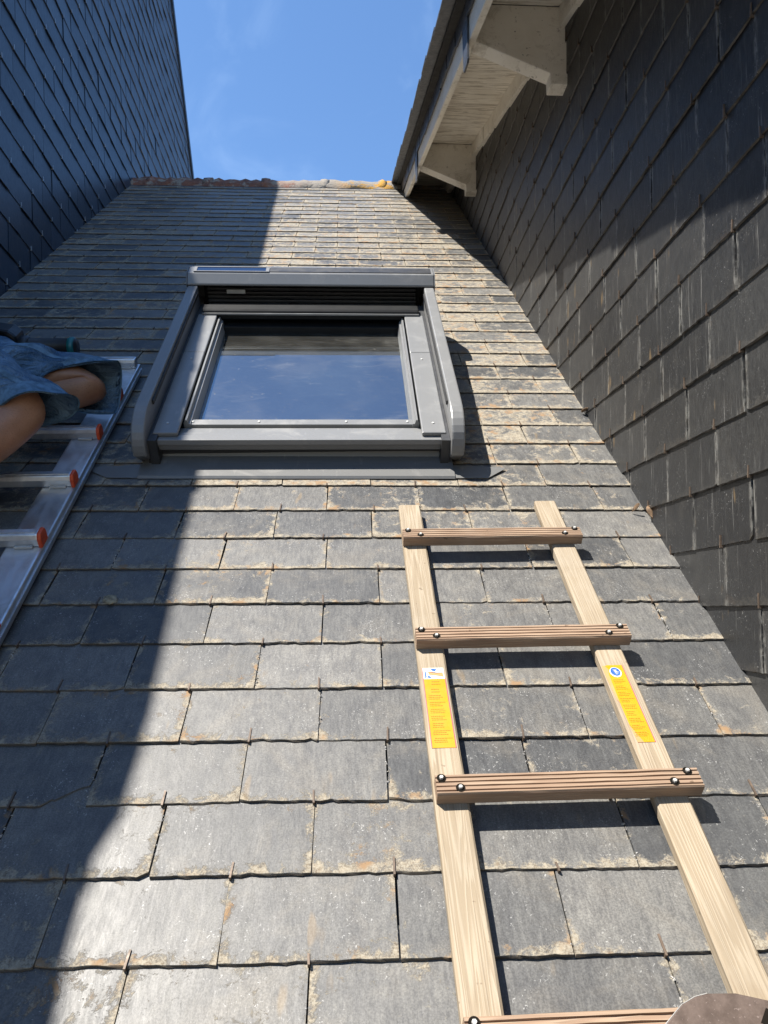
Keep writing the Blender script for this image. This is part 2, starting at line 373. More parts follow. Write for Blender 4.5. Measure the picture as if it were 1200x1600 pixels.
# ------------------------------------------------------------------ slates
def clip(poly, planes):
    for (a, b, c) in planes:               # keep a*x+b*y <= c
        out = []
        for i in range(len(poly)):
            p, q = poly[i], poly[(i+1) % len(poly)]
            dp, dq = a*p[0]+b*p[1]-c, a*q[0]+b*q[1]-c
            if dp <= 0: out.append(p)
            if dp*dq < 0:
                t = dp/(dp-dq); out.append((p[0]+t*(q[0]-p[0]), p[1]+t*(q[1]-p[1])))
        poly = out
        if len(poly) < 3: return []
    return poly
def slate_outline(rng, wd, ln, rough, chip=None):
    n_ = 19; pts = []
    tilt = rng.uniform(-.0012, .0012)
    cl, crr = (rng.uniform(.003, .007) if rng.random() < .08 else 0), (rng.uniform(.003, .009) if rng.random() < .08 else 0)
    for i in range(n_):
        t = i/(n_-1); x = -wd/2 + wd*t
        y = rng.gauss(0, rough*.33) + tilt*(t-.5)
        if rng.random() < .04 and rough > .001: y += rng.uniform(.001, .003)
        if i == 0: y += cl
        if i == n_-1: y += crr
        if 0 < i < n_-1: x += rng.uniform(-.003, .003)
        pts.append((x, y))
    if chip:                               # broken lower right corner
        pts = [p for p in pts if p[0] < wd/2-chip[0]] + [(wd/2-chip[0], 0), (wd/2-chip[0]*.80, chip[1]*.22), (wd/2-chip[0]*.72, chip[1]*.20), (wd/2-chip[0]*.25, chip[1]*.62), (wd/2-chip[0]*.02, chip[1]*.72), (wd/2, chip[1]*1.1)]
    pts.append((wd/2+rng.gauss(0, rough*.4), ln*.45)); pts.append((wd/2, ln)); pts.append((-wd/2, ln)); pts.append((-wd/2+rng.gauss(0, rough*.4), ln*.45))
    return pts
class Slates:
    """lays courses of slates in the local plane of a parent; the largest on screen become single objects, the rest one joined part"""
    def __init__(s, parent, mat, seed): s.parent = parent; s.mat = mat; s.rng = random.Random(seed); s.items = []; s.hooks = MB()
    def one(s, x, y, wd, ln, lift, drop, planes=None, rough=.0015, thick=.005, lc=.5, chip=None, skew=0., warp=.006):
        r = s.rng
        ol = slate_outline(r, wd, ln, rough, chip)
        if planes:
            ol = [(p[0]+x, p[1]+y) for p in ol]; ol = clip(ol, planes)
            if len(ol) < 3: return
            ol = [(p[0]-x, p[1]-y) for p in ol]
        lift += r.uniform(-.0008, .0012); tw = r.uniform(-warp, warp); rot = r.uniform(-.003, .003)+skew
        cx, cy = sum(p[0] for p in ol)/len(ol), min(ln*.36, sum(p[1] for p in ol)/len(ol))
        top = []; bot = []
        for (u, v) in ol:
            z = lift - drop*v/ln + tw*u
            xx, yy = u*math.cos(rot)-v*math.sin(rot), u*math.sin(rot)+v*math.cos(rot)
            low = v < .02
            top.append((xx, yy + (.0012 if low else 0), z)); bot.append((xx + (r.uniform(-.001, .001) if low else 0), yy + (r.uniform(-.0018, .0006) if low else 0), z-thick*r.uniform(.85, 1.2)))
        s.items.append(dict(o=(x, y), top=top, bot=bot, uv=ol, sl=(r.random(), r.random(), wd/2), lc=lc, c=(x+cx, y+cy), wd=wd))
    def hook(s, x, y, z, h=.024, wd=.0028, t=None):
        r = s.rng; h *= r.uniform(.8, 1.15); a = r.uniform(-.002, .002)
        zt = z+.003
        s.hooks.add([(x-wd/2, y-.004, z-.006), (x+wd/2, y-.004, z-.006), (x+wd/2, y-.004, zt), (x-wd/2, y-.004, zt), (x-wd/2+a, y+h, zt-.0015), (x+wd/2+a, y+h, zt-.0015), (x-wd/2+a, y+h, z-.003), (x+wd/2+a, y+h, z-.003)],
                    [(0, 1, 2, 3), (3, 2, 5, 4), (4, 5, 7, 6), (0, 3, 4, 6), (1, 7, 5, 2)])
    def mesh(s, its, name, local):
        v = []; f = []; uvs = []; sl = []; lcs = []
        for it in its:
            o = len(v); n_ = len(it['top']); ox, oy = (0, 0) if local else it['o']
            v += [(p[0]+ox, p[1]+oy, p[2]) for p in it['top']] + [(p[0]+ox, p[1]+oy, p[2]) for p in it['bot']]
            f.append(tuple(range(o, o+n_))); f += [(o+i, o+n_+i, o+n_+(i+1) % n_, o+(i+1) % n_) for i in range(n_)]
            uvs += [(p[0], p[1], 0) for p in it['uv']] + [(p[0], p[1] if p[1] > .02 else -.005, 0) for p in it['uv']]; sl += [it['sl']]*(2*n_); lcs += [it['lc']]*(2*n_)
        me = bpy.data.meshes.new(name); me.from_pydata(v, [], f)
        for nm, tp, dat in (('loc', 'FLOAT_VECTOR', uvs), ('sl', 'FLOAT_VECTOR', sl)):
            a = me.attributes.new(nm, tp, 'POINT'); a.data.foreach_set('vector', [c for p in dat for c in p])
        a = me.attributes.new('lc', 'FLOAT', 'POINT'); a.data.foreach_set('value', lcs)
        me.materials.append(M[s.mat]); me.update(); return me
    def finish(s, name='slate', limit=298, hookmat='hook'):
        mw = s.parent.matrix_world
        for it in s.items:
            p = mw @ Vector((it['c'][0], it['c'][1], .01)); vis, z = in_view(p, 25)
            it['key'] = (it['wd']/max(z, .05)**2) if vis else -1/max(abs(z), .05)
        s.items.sort(key=lambda i: -i['key'])
        single = [i for i in s.items[:limit] if i['key'] > 0]; rest = s.items[len(single):]
        for it in single:
            o = bpy.data.objects.new(name, s.mesh([it], name, True)); o.parent = s.parent; o.location = (it['o'][0], it['o'][1], 0); col.objects.link(o)
        if rest:
            o = bpy.data.objects.new('far_'+name+'s', s.mesh(rest, name, False)); o.parent = s.parent; o['kind'] = 'stuff'; col.objects.link(o)
        if s.hooks.v: s.hooks.build('slate_hooks', hookmat, s.parent, kind='stuff')

# ================================================================== GROUND
g = MB().box(-150, 150, -150, 150, -.3, 0).build('ground', 'ground'); g['kind'] = 'structure'

# ================================================================== HOUSE WITH THE SLATE ROOF
house = empty('slate_roofed_house', ROOF, 'old house whose weathered slate roof slopes up between the two slate-hung walls', 'house')
S_RIDGE = 5.60
MB().box(-1.75, .78, -.45, S_RIDGE, -.10, -.004).build('roof_deck', 'backing', house)
iR = ROOF.inverted()
bk = MB()                                   # rear slope and body of the house, in world axes
ry, rz_ = (ROOF0 + SA*S_RIDGE).y, (ROOF0 + SA*S_RIDGE).z
ey_, ez_ = (ROOF0 - SA*.30).y, (ROOF0 - SA*.30).z
bk.prism([(ry, rz_-.12), (ry+3.2, rz_-2.9), (ry+3.2, rz_-3.0), (ry, rz_-.24)], -1.7, .72, 0, iR); bk.build('rear_roof_slope', 'backing', house)
MB().prism([(ey_+.16, 0), (ry+2.9, 0), (ry+2.9, rz_-2.95), (ry, rz_-.30), (ey_+.16, ez_-.16)], -1.40, .64, 0, iR).build('wall', 'render', house)
MB().tube([(-1.55, -.50, -.03), (.68, -.50, -.03)], .06, 12).build('gutter', 'zinc', house, True)
sl = Slates(house, 'slate_roof', 4)
EXP = .1105; WD = .2185
nrow = int((S_RIDGE+.35)/EXP)
sky_x0, sky_x1 = -.58, .31                  # the skylight sits on these slates
for i in range(nrow):
    y = .444 - 7*EXP + i*EXP
    if y > S_RIDGE-.06: break
    par = (i - 7) % 2
    x0 = (-.165 if par == 0 else -.2725) - 8*WD
    drift = -.010*(y-.44)
    left = -1.424 - .0636*(max(y, .2)-2.99)*.76 - .05; right = .725 - .008*(y-.9)
    j = 0
    while True:
        if j == 0: xnext = x0 + drift
        xl = xnext; j += 1; xnext = x0 + j*WD + drift + sl.rng.gauss(0, .0022)
        if xl > right: break
        xr = xnext - sl.rng.uniform(.0014, .0034)
        if xr < left: continue
        a_, b_ = max(xl, left), min(xr, right+.03)
        if b_-a_ < .025: continue
        lc = .50 + sl.rng.uniform(-.22, .22) + max(0., min(1., (y-1.15)/.55))*.55*(1 if y < 4.2 else .75)*(1 if -.6 < a_ < .42 else .6) - (.08 if a_ > .1 and y < 1.5 else 0) + (.05 if a_ < -.5 and y < 1.5 else 0)
        chip = None
        if abs(y-.667) < .03 and a_ < -.36 and -.48 < b_ < -.25: chip = (.062, .048)
        sl.one((a_+b_)/2, y, b_-a_, .155, .0082, .0064, lc=lc, chip=chip, thick=.0034)
        if y < 4.9: sl.hook((xl+xr)/2, y, .0082, .022 if sl.rng.random() < .75 else .012)
sl.finish()
gr_ = random.Random(91); gm = MB()
for it in sl.items:
    x, y = it['o']
    if not (.2 < y < 2.2 and -.75 < x < .75): continue
    heavy = gr_.random() < (.5 if x > 0 else .22)
    for q in range(gr_.randint(6, 16) if heavy else gr_.randint(0, 2)):
        u, v = it['wd']/2 + .0012 + gr_.gauss(0, .0013), gr_.uniform(.008, .10); a = gr_.uniform(0, 6.3); L1, L2 = gr_.uniform(.0012, .0034), gr_.uniform(.0007, .0016)
        z = .0082 - .0064*v/.155 + .0004; cx, cy = x+u, y+v
        gm.add([(cx+L1*math.cos(a), cy+L1*math.sin(a), z), (cx-L2*math.sin(a), cy+L2*math.cos(a), z+.0012), (cx-L1*math.cos(a), cy-L1*math.sin(a), z), (cx+L2*math.sin(a), cy-L2*math.cos(a), z-.001), (cx, cy, z+.0022)], [(0, 1, 4), (1, 2, 4), (2, 3, 4), (3, 0, 4)])
gm.build('joint_grit', 'grit', house, kind='stuff')
# ridge tiles
rt = random.Random(3)
xs = [-1.66, -1.437, -1.044, -.646, -.234, .167, .57]
for i in range(len(xs)-1):
    a, b = xs[i], xs[i+1]; mbt = MB(); seg = 12; rows = []
    prof = [(0, 1.28), (.03, 1.34), (.06, 1.26), (.085, .98), (.5, .95), (1, .93)]
    for t, rr in prof:
        ring = []
        for k in range(seg+1):
            an = math.pi*(k/seg)*1.1 - math.pi*.05; rad = .078*rr*(1+rt.uniform(-.05, .05))
            ring.append((a + (b-a)*t if t > .08 else a + t*1.0, math.cos(an)*rad*1.15, math.sin(an)*rad))
        rows.append(ring)
    T = Matrix.Translation((0, S_RIDGE-.015, -.061)) @ Matrix.Rotation(-TH, 4, 'X')
    vs_ = [T @ Vector(p) for rg in rows for p in rg]; fs = [(r_*(seg+1)+k, r_*(seg+1)+k+1, (r_+1)*(seg+1)+k+1, (r_+1)*(seg+1)+k) for r_ in range(len(rows)-1) for k in range(seg)]
    mbt.add(vs_, fs); o = mbt.build('ridge_tile', 'clay', house, True)
    so = o.modifiers.new('solid', 'SOLIDIFY'); so.thickness = .014; so.offset = -1; o.location.y = .0
bed = MB(); rb = random.Random(8)           # lumpy mortar bedding under the ridge
nb = 60; rowa = []
for i in range(nb+1):
    x = -1.6+2.2*i/nb; rowa.append([(x, S_RIDGE-.112+rb.uniform(-.012, .01), .008), (x, S_RIDGE-.095+rb.uniform(-.01, .01), .028+rb.uniform(-.006, .006)), (x, S_RIDGE-.02, .040+rb.uniform(-.008, .008))])
bed.add([p for r_ in rowa for p in r_], [(i*3+k, i*3+k+1, (i+1)*3+k+1, (i+1)*3+k) for i in range(nb) for k in range(2)])
bed.build('mortar_bed', 'clay', house, True)

# ================================================================== LEFT HOUSE (smooth dark slates)
LC = Vector((.013, .997, -.075)).normalized(); LN = LC.cross(Vector((-.068, .075, .995))).normalized(); LW_ = LN.cross(LC)
LO = Vector((-1.424, 2.881, 1.240+CZ)) - LN*.012
LEFT = basis(LO, LC, LW_, LN)
left = empty('dark_slate_hung_house', LEFT, 'tall neighbouring house with smooth dark blue slate-hung gable wall on the left', 'house')
def lw(Y, z):                                # point of the wall plane with given world Y and height (camera-relative)
    q = Vector((0, Y, z+CZ)); x = LO.x - ((Y-LO.y)*LN.y + (z+CZ-LO.z)*LN.z)/LN.x
    d = Vector((x, Y, z+CZ)) - LO; return (d.dot(LC), d.dot(LW_))
gable = [lw(-1.4, -CZ), lw(-1.4, .75), lw(.40, 2.055), lw(.50, 2.085), lw(.565, 2.25), lw(.70, 2.385), lw(1.245, 2.775), lw(2.749, 4.165), lw(4.307, 5.50), lw(5.82, 6.82), lw(6.297, 5.682), lw(6.89, 4.281), lw(7.35, 3.19), lw(7.35, -CZ)]
MB().prism(gable, -4.5, -.006, 2).build('wall', 'backing', left)
tr = MB()
for (p, q) in [(gable[9], gable[10]), (gable[10], gable[11]), (gable[11], gable[12])]:
    d = (Vector(q)-Vector(p)).normalized(); nn = Vector((d.y, -d.x))
    if nn.dot(Vector((1, .5))) < 0: nn = -nn
    a, b = Vector(p), Vector(q); tr.prism([tuple(a-nn*.05), tuple(b-nn*.05), tuple(b+nn*.006), tuple(a+nn*.006)], -.005, .020, 2)
tr.build('verge_strip', 'slate_left', left)
sv = Slates(left, 'slate_left', 11)
pa, pb = Vector(gable[10]), Vector(gable[11]); dd = (pa-pb).normalized(); nrm = Vector((dd.y, -dd.x))
if nrm.x < 0: nrm = -nrm
far_plane = (nrm.x, nrm.y, nrm.dot(pa)-.01)
fa, fb = Vector(gable[6]), Vector(gable[8]); dd = (fb-fa).normalized(); n2 = Vector((-dd.y, dd.x))
front_plane = (n2.x, n2.y, n2.dot(fa)-.015)
LEX = .143; LWD = .213
for i in range(-14, 34):
    y = i*LEX + .105
    for j in range(-16, 24):
        x = (j + (.5 if i % 2 else 0))*LWD + .06 + sv.rng.gauss(0, .0015)
        q = LEFT @ Vector((x, y, 0)); vis, z = in_view(q, 420)
        if q.y < -1.2: continue
        rp = iR @ q
        if rp.z < -.2 and rp.y < S_RIDGE: continue
        n0 = len(sv.items)
        sv.one(x, y, LWD-.0045, LEX+.045, .0095, .0075, [far_plane, front_plane], rough=.0007, thick=.0040, lc=.35, warp=.022, skew=sv.rng.uniform(-.004, .004))
        if len(sv.items) > n0 and in_view(q, 30)[0] and z < 4.6: sv.hook(x, y, .0095, .022, .003)
sv.finish(hookmat='hook_bright')

# ================================================================== RIGHT HOUSE (weathered wall, raking verge)
XW = .712
RIGHT = basis(Vector((XW, 0, CZ)), Vector((.010, -1, 0)).normalized(), Vector((0, 0, 1)), Vector((-1, -.010, 0)).normalized())
right = empty('weathered_slate_hung_house', RIGHT, 'neighbouring house with weathered slate-hung wall and overhanging white verge on the right', 'house')
iW = RIGHT.inverted()
RK = .372
def zr(Y, off): return off + RK*(Y-2.133) + CZ
iV = iW @ Matrix.Translation((0, 2.1, 0)) @ Matrix.Rotation(.012, 4, 'Z') @ Matrix.Translation((0, -2.1, 0))
YA, YB = -1.6, 6.6
MB().prism([(YA+.1, 0), (YB-.1, 0), (YB-.1, zr(YB-.1, 1.94)), (YA+.1, zr(YA+.1, 1.94))], XW+.006, 6, 0, iW).build('wall', 'backing', right)
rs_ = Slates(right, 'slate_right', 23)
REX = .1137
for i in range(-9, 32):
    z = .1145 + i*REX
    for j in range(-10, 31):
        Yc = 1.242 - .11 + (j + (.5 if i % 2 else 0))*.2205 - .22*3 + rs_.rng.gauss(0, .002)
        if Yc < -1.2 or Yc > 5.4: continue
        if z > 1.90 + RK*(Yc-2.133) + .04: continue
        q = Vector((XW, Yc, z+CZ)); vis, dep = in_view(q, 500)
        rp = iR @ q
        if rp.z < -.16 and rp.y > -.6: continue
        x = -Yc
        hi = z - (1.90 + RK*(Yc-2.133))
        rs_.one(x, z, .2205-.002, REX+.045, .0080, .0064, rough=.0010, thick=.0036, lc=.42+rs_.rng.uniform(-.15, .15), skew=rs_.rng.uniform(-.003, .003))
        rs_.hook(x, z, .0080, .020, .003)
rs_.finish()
# verge: soffit, bargeboard, hung slates, roof covering, brackets
def rake(y0, y1, o0, o1, x0, x1): return ([(y0, zr(y0, o0)), (y1, zr(y1, o0)), (y1, zr(y1, o1)), (y0, zr(y0, o1))], x0, x1)
bays = [-1.5, .53, 2.133, 3.736, 5.34, 6.5]
for a, b in zip(bays[:-1], bays[1:]):
    p, x0, x1 = rake(a+.03, b-.002, 1.945, 1.957, .393, .70); MB().prism(p, x0, x1, 0, iV).build('soffit_panel', 'ply', right)
p, x0, x1 = rake(-1.5, 6.5, 1.806, 1.945, .368, .391); MB().prism(p, x0, x1, 0, iV).build('bargeboard', 'white', right, bevel=.003)
rr_ = random.Random(5)
y = -1.2
while y < 5.6:                              # strip boards along the wall
    L_ = .42; p, x0, x1 = rake(y, y+L_-.006, 1.872, 1.944, .668+rr_.uniform(-.003, .003), .699); MB().prism(p, x0, x1, 0, iV).build('strip_board', 'white', right, bevel=.002); y += L_
y = .3
while y < 6.2:                              # small slates hung on the bargeboard
    L_ = .205; o = rr_.uniform(-.006, .006); p = [(y, zr(y, 1.884+o)), (y+L_-.012, zr(y+L_-.012, 1.884-.004+o)), (y+L_-.012, zr(y+L_, 1.944)), (y, zr(y, 1.944))]
    p = [(a, b) for a, b in p]; T = iV
    MB().prism(p, .361-rr_.uniform(0, .004), .3665, 0, T).build('verge_slate', M['verge'] if 'verge' in M else simple('verge_slate_blue', (.05, .055, .065), .45, 0, .25, 30, .3), right); y += L_
M['verge'] = bpy.data.materials['verge_slate_blue']
# raking roof sheet with a ragged slate edge
ed = MB(); y = -1.5; rows = []
while y < 6.5:
    L_ = .125; o = rr_.uniform(-.005, .005)
    ed.prism([(y, zr(y, 1.966)), (y+L_+.03, zr(y+L_+.03, 1.957)), (y+L_+.03, zr(y+L_+.03, 1.965)), (y, zr(y, 1.976))], .289+o*.5, .62, 0, iV); y += L_
ed.build('verge_edge_slates', M['verge'], right)
p, x0, x1 = rake(-1.5, 6.6, 1.9462, 1.9555, .330, .392); MB().prism(p, x0, x1, 0, iV).build('roof_underlay_board', 'backing', right)
p, x0, x1 = rake(-1.5, 6.6, 1.960, 1.990, .605, 6.0); MB().prism(p, x0, x1, 0, iV).build('roof', M['verge'], right)
for Yb in bays[1:5]:
    zb = RK*(Yb-2.133) + CZ
    pr = [(.386, 1.945), (.386, 1.812), (.631, 1.706), (.631, 1.668), (.702, 1.668), (.702, 1.945)]
    MB().prism([(x, z+zb) for x, z in pr], Yb, Yb+.055, 1, iV).build('bracket', 'white', right, bevel=.003)
    MB().prism([(Yb-.018, zb+1.735), (Yb-.004, zb+1.728), (Yb+.060, zb+1.745), (Yb+.072, zb+1.93), (Yb-.022, zb+1.93)], .3600, .3665, 0, iV).build('bracket_end_slate', M['verge'], right)

# ================================================================== SKYLIGHT
SKY = roof_pose(-.1359, 1.6843, .1551, .0091, .0809) @ Matrix.Scale(.955, 4)
win = empty('roof_window', SKY, 'grey aluminium roof window with roller shutter housing set in the slates', 'skylight')
GZ = -.120
# side covers with rounded lower end
def side_outline():
    pts = [(.835, .0), (.03, .0)]
    for k in range(1, 9):
        a = math.pi/2*k/8; pts.append((.03-.115*math.sin(a), -.085+.085*math.cos(a)))
    pts += [(-.085, -.098), (-.03, -.150), (.835, -.22)]
    return pts
for sgn in (-1, 1):
    o = MB().prism(side_outline(), sgn*.395, sgn*.430, 0).build('side_cover', 'frame', win, bevel=.004)
    MB().box(min(sgn*.3905, sgn*.3945), max(sgn*.3905, sgn*.3945), .05, .80, -.022, -.010).build('guide_slot', 'black', o)
    MB().box(min(sgn*.372, sgn*.394), max(sgn*.372, sgn*.394), -.06, .83, -.19, -.066).build('guide_rail', 'frame_dark', win)
    # cover strip on the sash side, two pieces with a joint
    MB().box(min(sgn*.322, sgn*.386), max(sgn*.322, sgn*.386), -.028, .448, -.074, -.062).build('sash_cover', 'frame', win, bevel=.003)
    MB().box(min(sgn*.322, sgn*.386), max(sgn*.322, sgn*.386), .4505, .74, -.074, -.063).build('sash_cover', 'frame', win, bevel=.003)
    # glazing bead ridges
    bd = MB().prism([(.322, -.082), (.317, -.072), (.312, -.072), (.309, -.084), (.304, -.084), (.302, -.100), (.299, -.119), (.322, -.119)] if sgn > 0 else [(-x, z) for x, z in [(.322, -.082), (.317, -.072), (.312, -.072), (.309, -.084), (.304, -.084), (.302, -.100), (.299, -.119), (.322, -.119)]], .052, .735, 1)
    bd.build('glazing_bead', 'frame', win)
    MB().prism([(sgn*.395, -.100), (sgn*.380, -.100), (sgn*.380, -.150), (sgn*.405, -.150)], -.055, -.02, 1).build('corner_hinge', 'frame_dark', win, bevel=.002)
# shutter housing
hs = MB().prism([(.833, .0), (.833, .006), (.862, .036), (.910, .038), (.965, .022), (1.02, -.05), (1.02, -.24), (.99, -.24), (.99, -.03), (.94, .008), (.868, .022), (.842, .0)], -.431, .431, 0).build('shutter_housing', 'frame', win, bevel=.003)
for sgn in (-1, 1):
    MB().prism([(.833, .0), (.833, .007), (.862, .037), (.910, .039), (.966, .023), (1.021, -.05), (1.021, -.24), (.833, -.24)], sgn*.4315, sgn*.4345, 0).build('housing_end', 'frame', win, bevel=.002)
SP = Matrix.Translation((0, .866, .0375)) @ Matrix.Rotation(math.atan2(.002, .048), 4, 'X')
pn = MB().box(-.40, -.16, .004, .036, -.001, .0015, SP).build('solar_panel', 'solar', win)
MB().box(-.410, -.400, .0, .040, -.001, .003, SP).box(-.16, -.148, .0, .040, -.001, .003, SP).box(-.41, -.148, .036, .040, -.001, .0035, SP).box(-.40, -.16, .0, .004, -.001, .003, SP).build('panel_frame', 'frame', pn)
MB().box(-.146, .42, .004, .042, -.001, .0012, SP).build('housing_recess_strip', 'frame_dark', win)
# dark cavity under the housing: roller front, bars, curtain slats
MB().box(-.394, .394, .93, .95, -.19, .004).build('housing_back', 'black', win)
MB().box(-.394, .394, .846, .93, -.004, .002).build('housing_lining', 'black', win)
rl = MB()
for k in range(7):
    rl.box(-.372, .372, .86+.004*k, .87+.004*k+.03, -.10+.013*k, -.090+.013*k)
rl.build('shutter_curtain', 'frame_dark', win, bevel=.002)
MB().prism([(.735, -.080), (.735, -.052), (.745, -.046), (.785, -.046), (.785, -.080)], -.372, .372, 0).build('shutter_bottom_bar', 'bar', win, bevel=.004)
MB().box(-.372, .372, .7305, .7345, -.062, -.056).build('bar_lip', 'frame', win)
MB().box(-.394, .394, .715, .84, -.14, -.098).build('top_sash_rail', 'bar', win, bevel=.004)
MB().box(-.30, -.235, .851, .8525, -.034, -.020).build('type_plate', 'galv', win)
# glass and room behind
MB().box(-.318, .318, .05, .76, GZ-.006, GZ).build('glass_pane', 'glass', win)
MB().box(-.318, .318, .045, .062, GZ-.004, -.104).build('glass_gasket', 'black', win)
rm = MB()
for bx in [(-.36, -.318, .04, .80, -.45, -.127), (.318, .36, .04, .80, -.45, -.127), (-.36, .36, .76, .80, -.45, -.127), (-.36, .36, .01, .05, -.45, -.127), (-.36, .36, .01, .80, -.47, -.45)]: rm.box(*bx)
rm.build('window_lining', 'inside', win)
# lower rail, sill, apron
MB().box(-.318, .318, .056, .0835, -.119, -.088).build('glass_bottom_rail', 'frame', win, bevel=.002)
MB().prism([(.047, -.108), (.047, -.094), (.008, -.088), (.006, -.082), (-.016, -.080), (-.018, -.075), (-.046, -.073), (-.048, -.086), (-.044, -.094), (-.040, -.108)], -.392, .392, 0).build('bottom_sill', 'frame', win, bevel=.0015)
MB().box(-.384, .384, -.022, .04, -.165, -.1085).build('lower_frame', 'frame_dark', win)
ap = roof_pose(0, 0, 0)
apr = MB()
ApT = SKY.inverted() @ ROOF
def apv(x, s_, k): return ApT @ Vector((x, s_, k))
secs = [(1.70, .040), (1.676, .034), (1.668, .022), (1.640, .017), (1.583, .0138), (1.578, .009)]
nx = 2; xa, xb = -.535, .252
vv = [apv(x, s_, k) for s_, k in secs for x in (xa, xb)]; apr.add(vv, [(2*i, 2*i+1, 2*i+3, 2*i+2) for i in range(len(secs)-1)])
a_ = apr.build('apron_flashing', 'zinc', win); so = a_.modifiers.new('s', 'SOLIDIFY'); so.thickness = .0015
for sg, pl in ((1, [(.2525, 1.58), (.335, 1.58), (.385, 1.625), (.385, 1.632), (.2525, 1.645)]), (-1, [(-.5355, 1.58), (-.610, 1.58), (-.672, 1.622), (-.672, 1.63), (-.5355, 1.645)])):
    mb = MB(); n_ = len(pl); vv = [apv(x, s_, .0094) for x, s_ in pl] + [apv(x, s_, .0108) for x, s_ in pl]
    mb.add(vv, [tuple(range(n_)), tuple(range(n_, 2*n_))] + [(i, (i+1) % n_, n_+(i+1) % n_, n_+i) for i in range(n_)]); mb.build('flashing_corner', 'zinc', win)
for (sx, sy_, sz) in ((-.355, .02, -.0618), (.355, .02, -.0618), (-.355, .40, -.0618), (.355, .40, -.0618), (-.30, .070, -.0878), (.29, .070, -.0878), (-.12, .070, -.0878), (.12, .070, -.0878)):
    MB().tube([(sx, sy_, sz), (sx, sy_, sz+.0016), (sx, sy_, sz+.0022)], [.0034, .0034, .0022], 10).build('screw', 'galv', win)
# side skirts down to the slates
for sgn in (-1, 1):
    mb = MB(); x = .4285 if sgn > 0 else -.4285
    MB().box(min(sgn*.400, sgn*.426), max(sgn*.400, sgn*.426), -.02, 1.0, -.24, -.10).build('side_flashing', 'zinc', win)

# ================================================================== WOODEN LADDER
LAD = roof_pose(.118, .363, .0, .016)
lad = empty('wooden_roof_ladder', LAD, 'weathered wooden roof ladder lying on the sunlit slates with yellow stickers', 'ladder')
ZB, ZT = .0128, .0335
for k, (x0, x1, top) in enumerate(((.0, .049, 1.055), (.319, .369, 1.067))):
    mb = MB(); nseg = 30
    # slightly worn edges: octagonal section swept along the slope
    c = .003; sec = [(x0+c, ZB), (x1-c, ZB), (x1, ZB+c), (x1, ZT-c), (x1-c, ZT), (x0+c, ZT), (x0, ZT-c), (x0, ZB+c)]
    rr = random.Random(k); st = [-.42 + (top+.42)*i/nseg for i in range(nseg+1)]
    vv = [(px+rr.uniform(-.0005, .0005), yy if 0 < i < nseg else yy + (.002 if pz > .03 else 0), pz+rr.uniform(-.0004, .0004)) for i, yy in enumerate(st) for (px, pz) in sec]
    ff = [(i*8+j, i*8+(j+1) % 8, (i+1)*8+(j+1) % 8, (i+1)*8+j) for i in range(nseg) for j in range(8)] + [tuple(range(8)), tuple(nseg*8+j for j in range(8))]
    mb.add(vv, ff).build('side_rail', 'wood', lad)
RW, RT = .0335, .0225
def rung_profile():
    pts = [(0, 0), (RW, 0), (RW, RT-.003), (RW-.002, RT)]
    for k in range(4):
        y0 = RW - .0052 - k*.0072
        pts += [(y0, RT), (y0-.0006, RT-.0035), (y0-.0020, RT-.0035), (y0-.0026, RT)]
    pts += [(.002, RT), (0, RT-.003)]
    return pts
for i, sy in enumerate((.8965, .587, .276, -.0345, -.345)):
    pr = rung_profile(); mb = MB(); nseg = 14; rr = random.Random(40+i); n_ = len(pr); vv = []
    xa, xb = (-.001, .0, .002, .0, 0)[i], (.383, .385, .387, .386, .385)[i]
    for q in range(nseg+1):
        x = xa+(xb-xa)*q/nseg; wob = rr.gauss(0, .00015)
        vv += [(x, sy+y+wob+(rr.gauss(0, .0002) if 0 < q < nseg else 0), ZT+.0004+z) for y, z in pr]
    ff = [(q*n_+k, q*n_+(k+1) % n_, (q+1)*n_+(k+1) % n_, (q+1)*n_+k) for q in range(nseg) for k in range(n_)] + [tuple(range(n_)), tuple(nseg*n_+k for k in range(n_))]
    rg = mb.add(vv, ff).build('rung', 'wood_rung', lad)
    for (bx, by) in ((.0105, .0262), (.036, .0095), (.346, .0095), (.371, .0262)):
        z = ZT+RT+.0004
        MB().tube([(bx, sy+by, z-.003), (bx, sy+by, z+.0006)], .0068, 16).build('bolt_recess', 'pit', rg)
        MB().tube([(bx, sy+by, z+.0006), (bx, sy+by, z+.003), (bx, sy+by, z+.0042)], [.0034, .0034, .0026], 6).build('bolt_head', 'galv', rg)
# stickers
def quad(x0, x1, y0, y1, z, name, mat, parent): return MB().box(x0, x1, y0, y1, z-.0003, z).build(name, mat, parent)
def stick_print(rng, x0, x1, y0, y1, z, n_, head):
    mb = MB(); dy = (y1-y0)/n_
    for i in range(n_):
        y = y1 - (i+.5)*dy
        if not head and i % 4 == 3: continue
        x = x0 + (rng.uniform(.004, .008) if head else rng.uniform(0, .002)); xe = x1 - (rng.uniform(.003, .008) if head else rng.uniform(0, .012))
        while x < xe:
            wd = min(rng.uniform(.0012, .0042), xe-x); mb.box(x, x+wd, y-dy*.16, y+dy*.16, z-.0002, z); x += wd+.0008
    return mb
ST = ZT+.0006
rng = random.Random(77)
s1 = quad(.0065, .0425, .350, .497, ST, 'instruction_sticker', 'yellow', lad); s1['label'] = 'yellow instruction sticker with white and blue picture on the left rail'
quad(.0055, .0065, .350, .497, ST, 'sticker_edge', 'sticker_red', s1); quad(.0425, .0436, .350, .476, ST, 'sticker_edge', 'sticker_red', s1)
quad(.0068, .0422, .4745, .4965, ST+.0004, 'picture_panel', 'sticker_white', s1)
MB().prism([(.009, .476), (.012, .478), (.0115, .493), (.0095, .487)], ST+.0004, ST+.0008).build('picture_print', 'sticker_blue', s1)
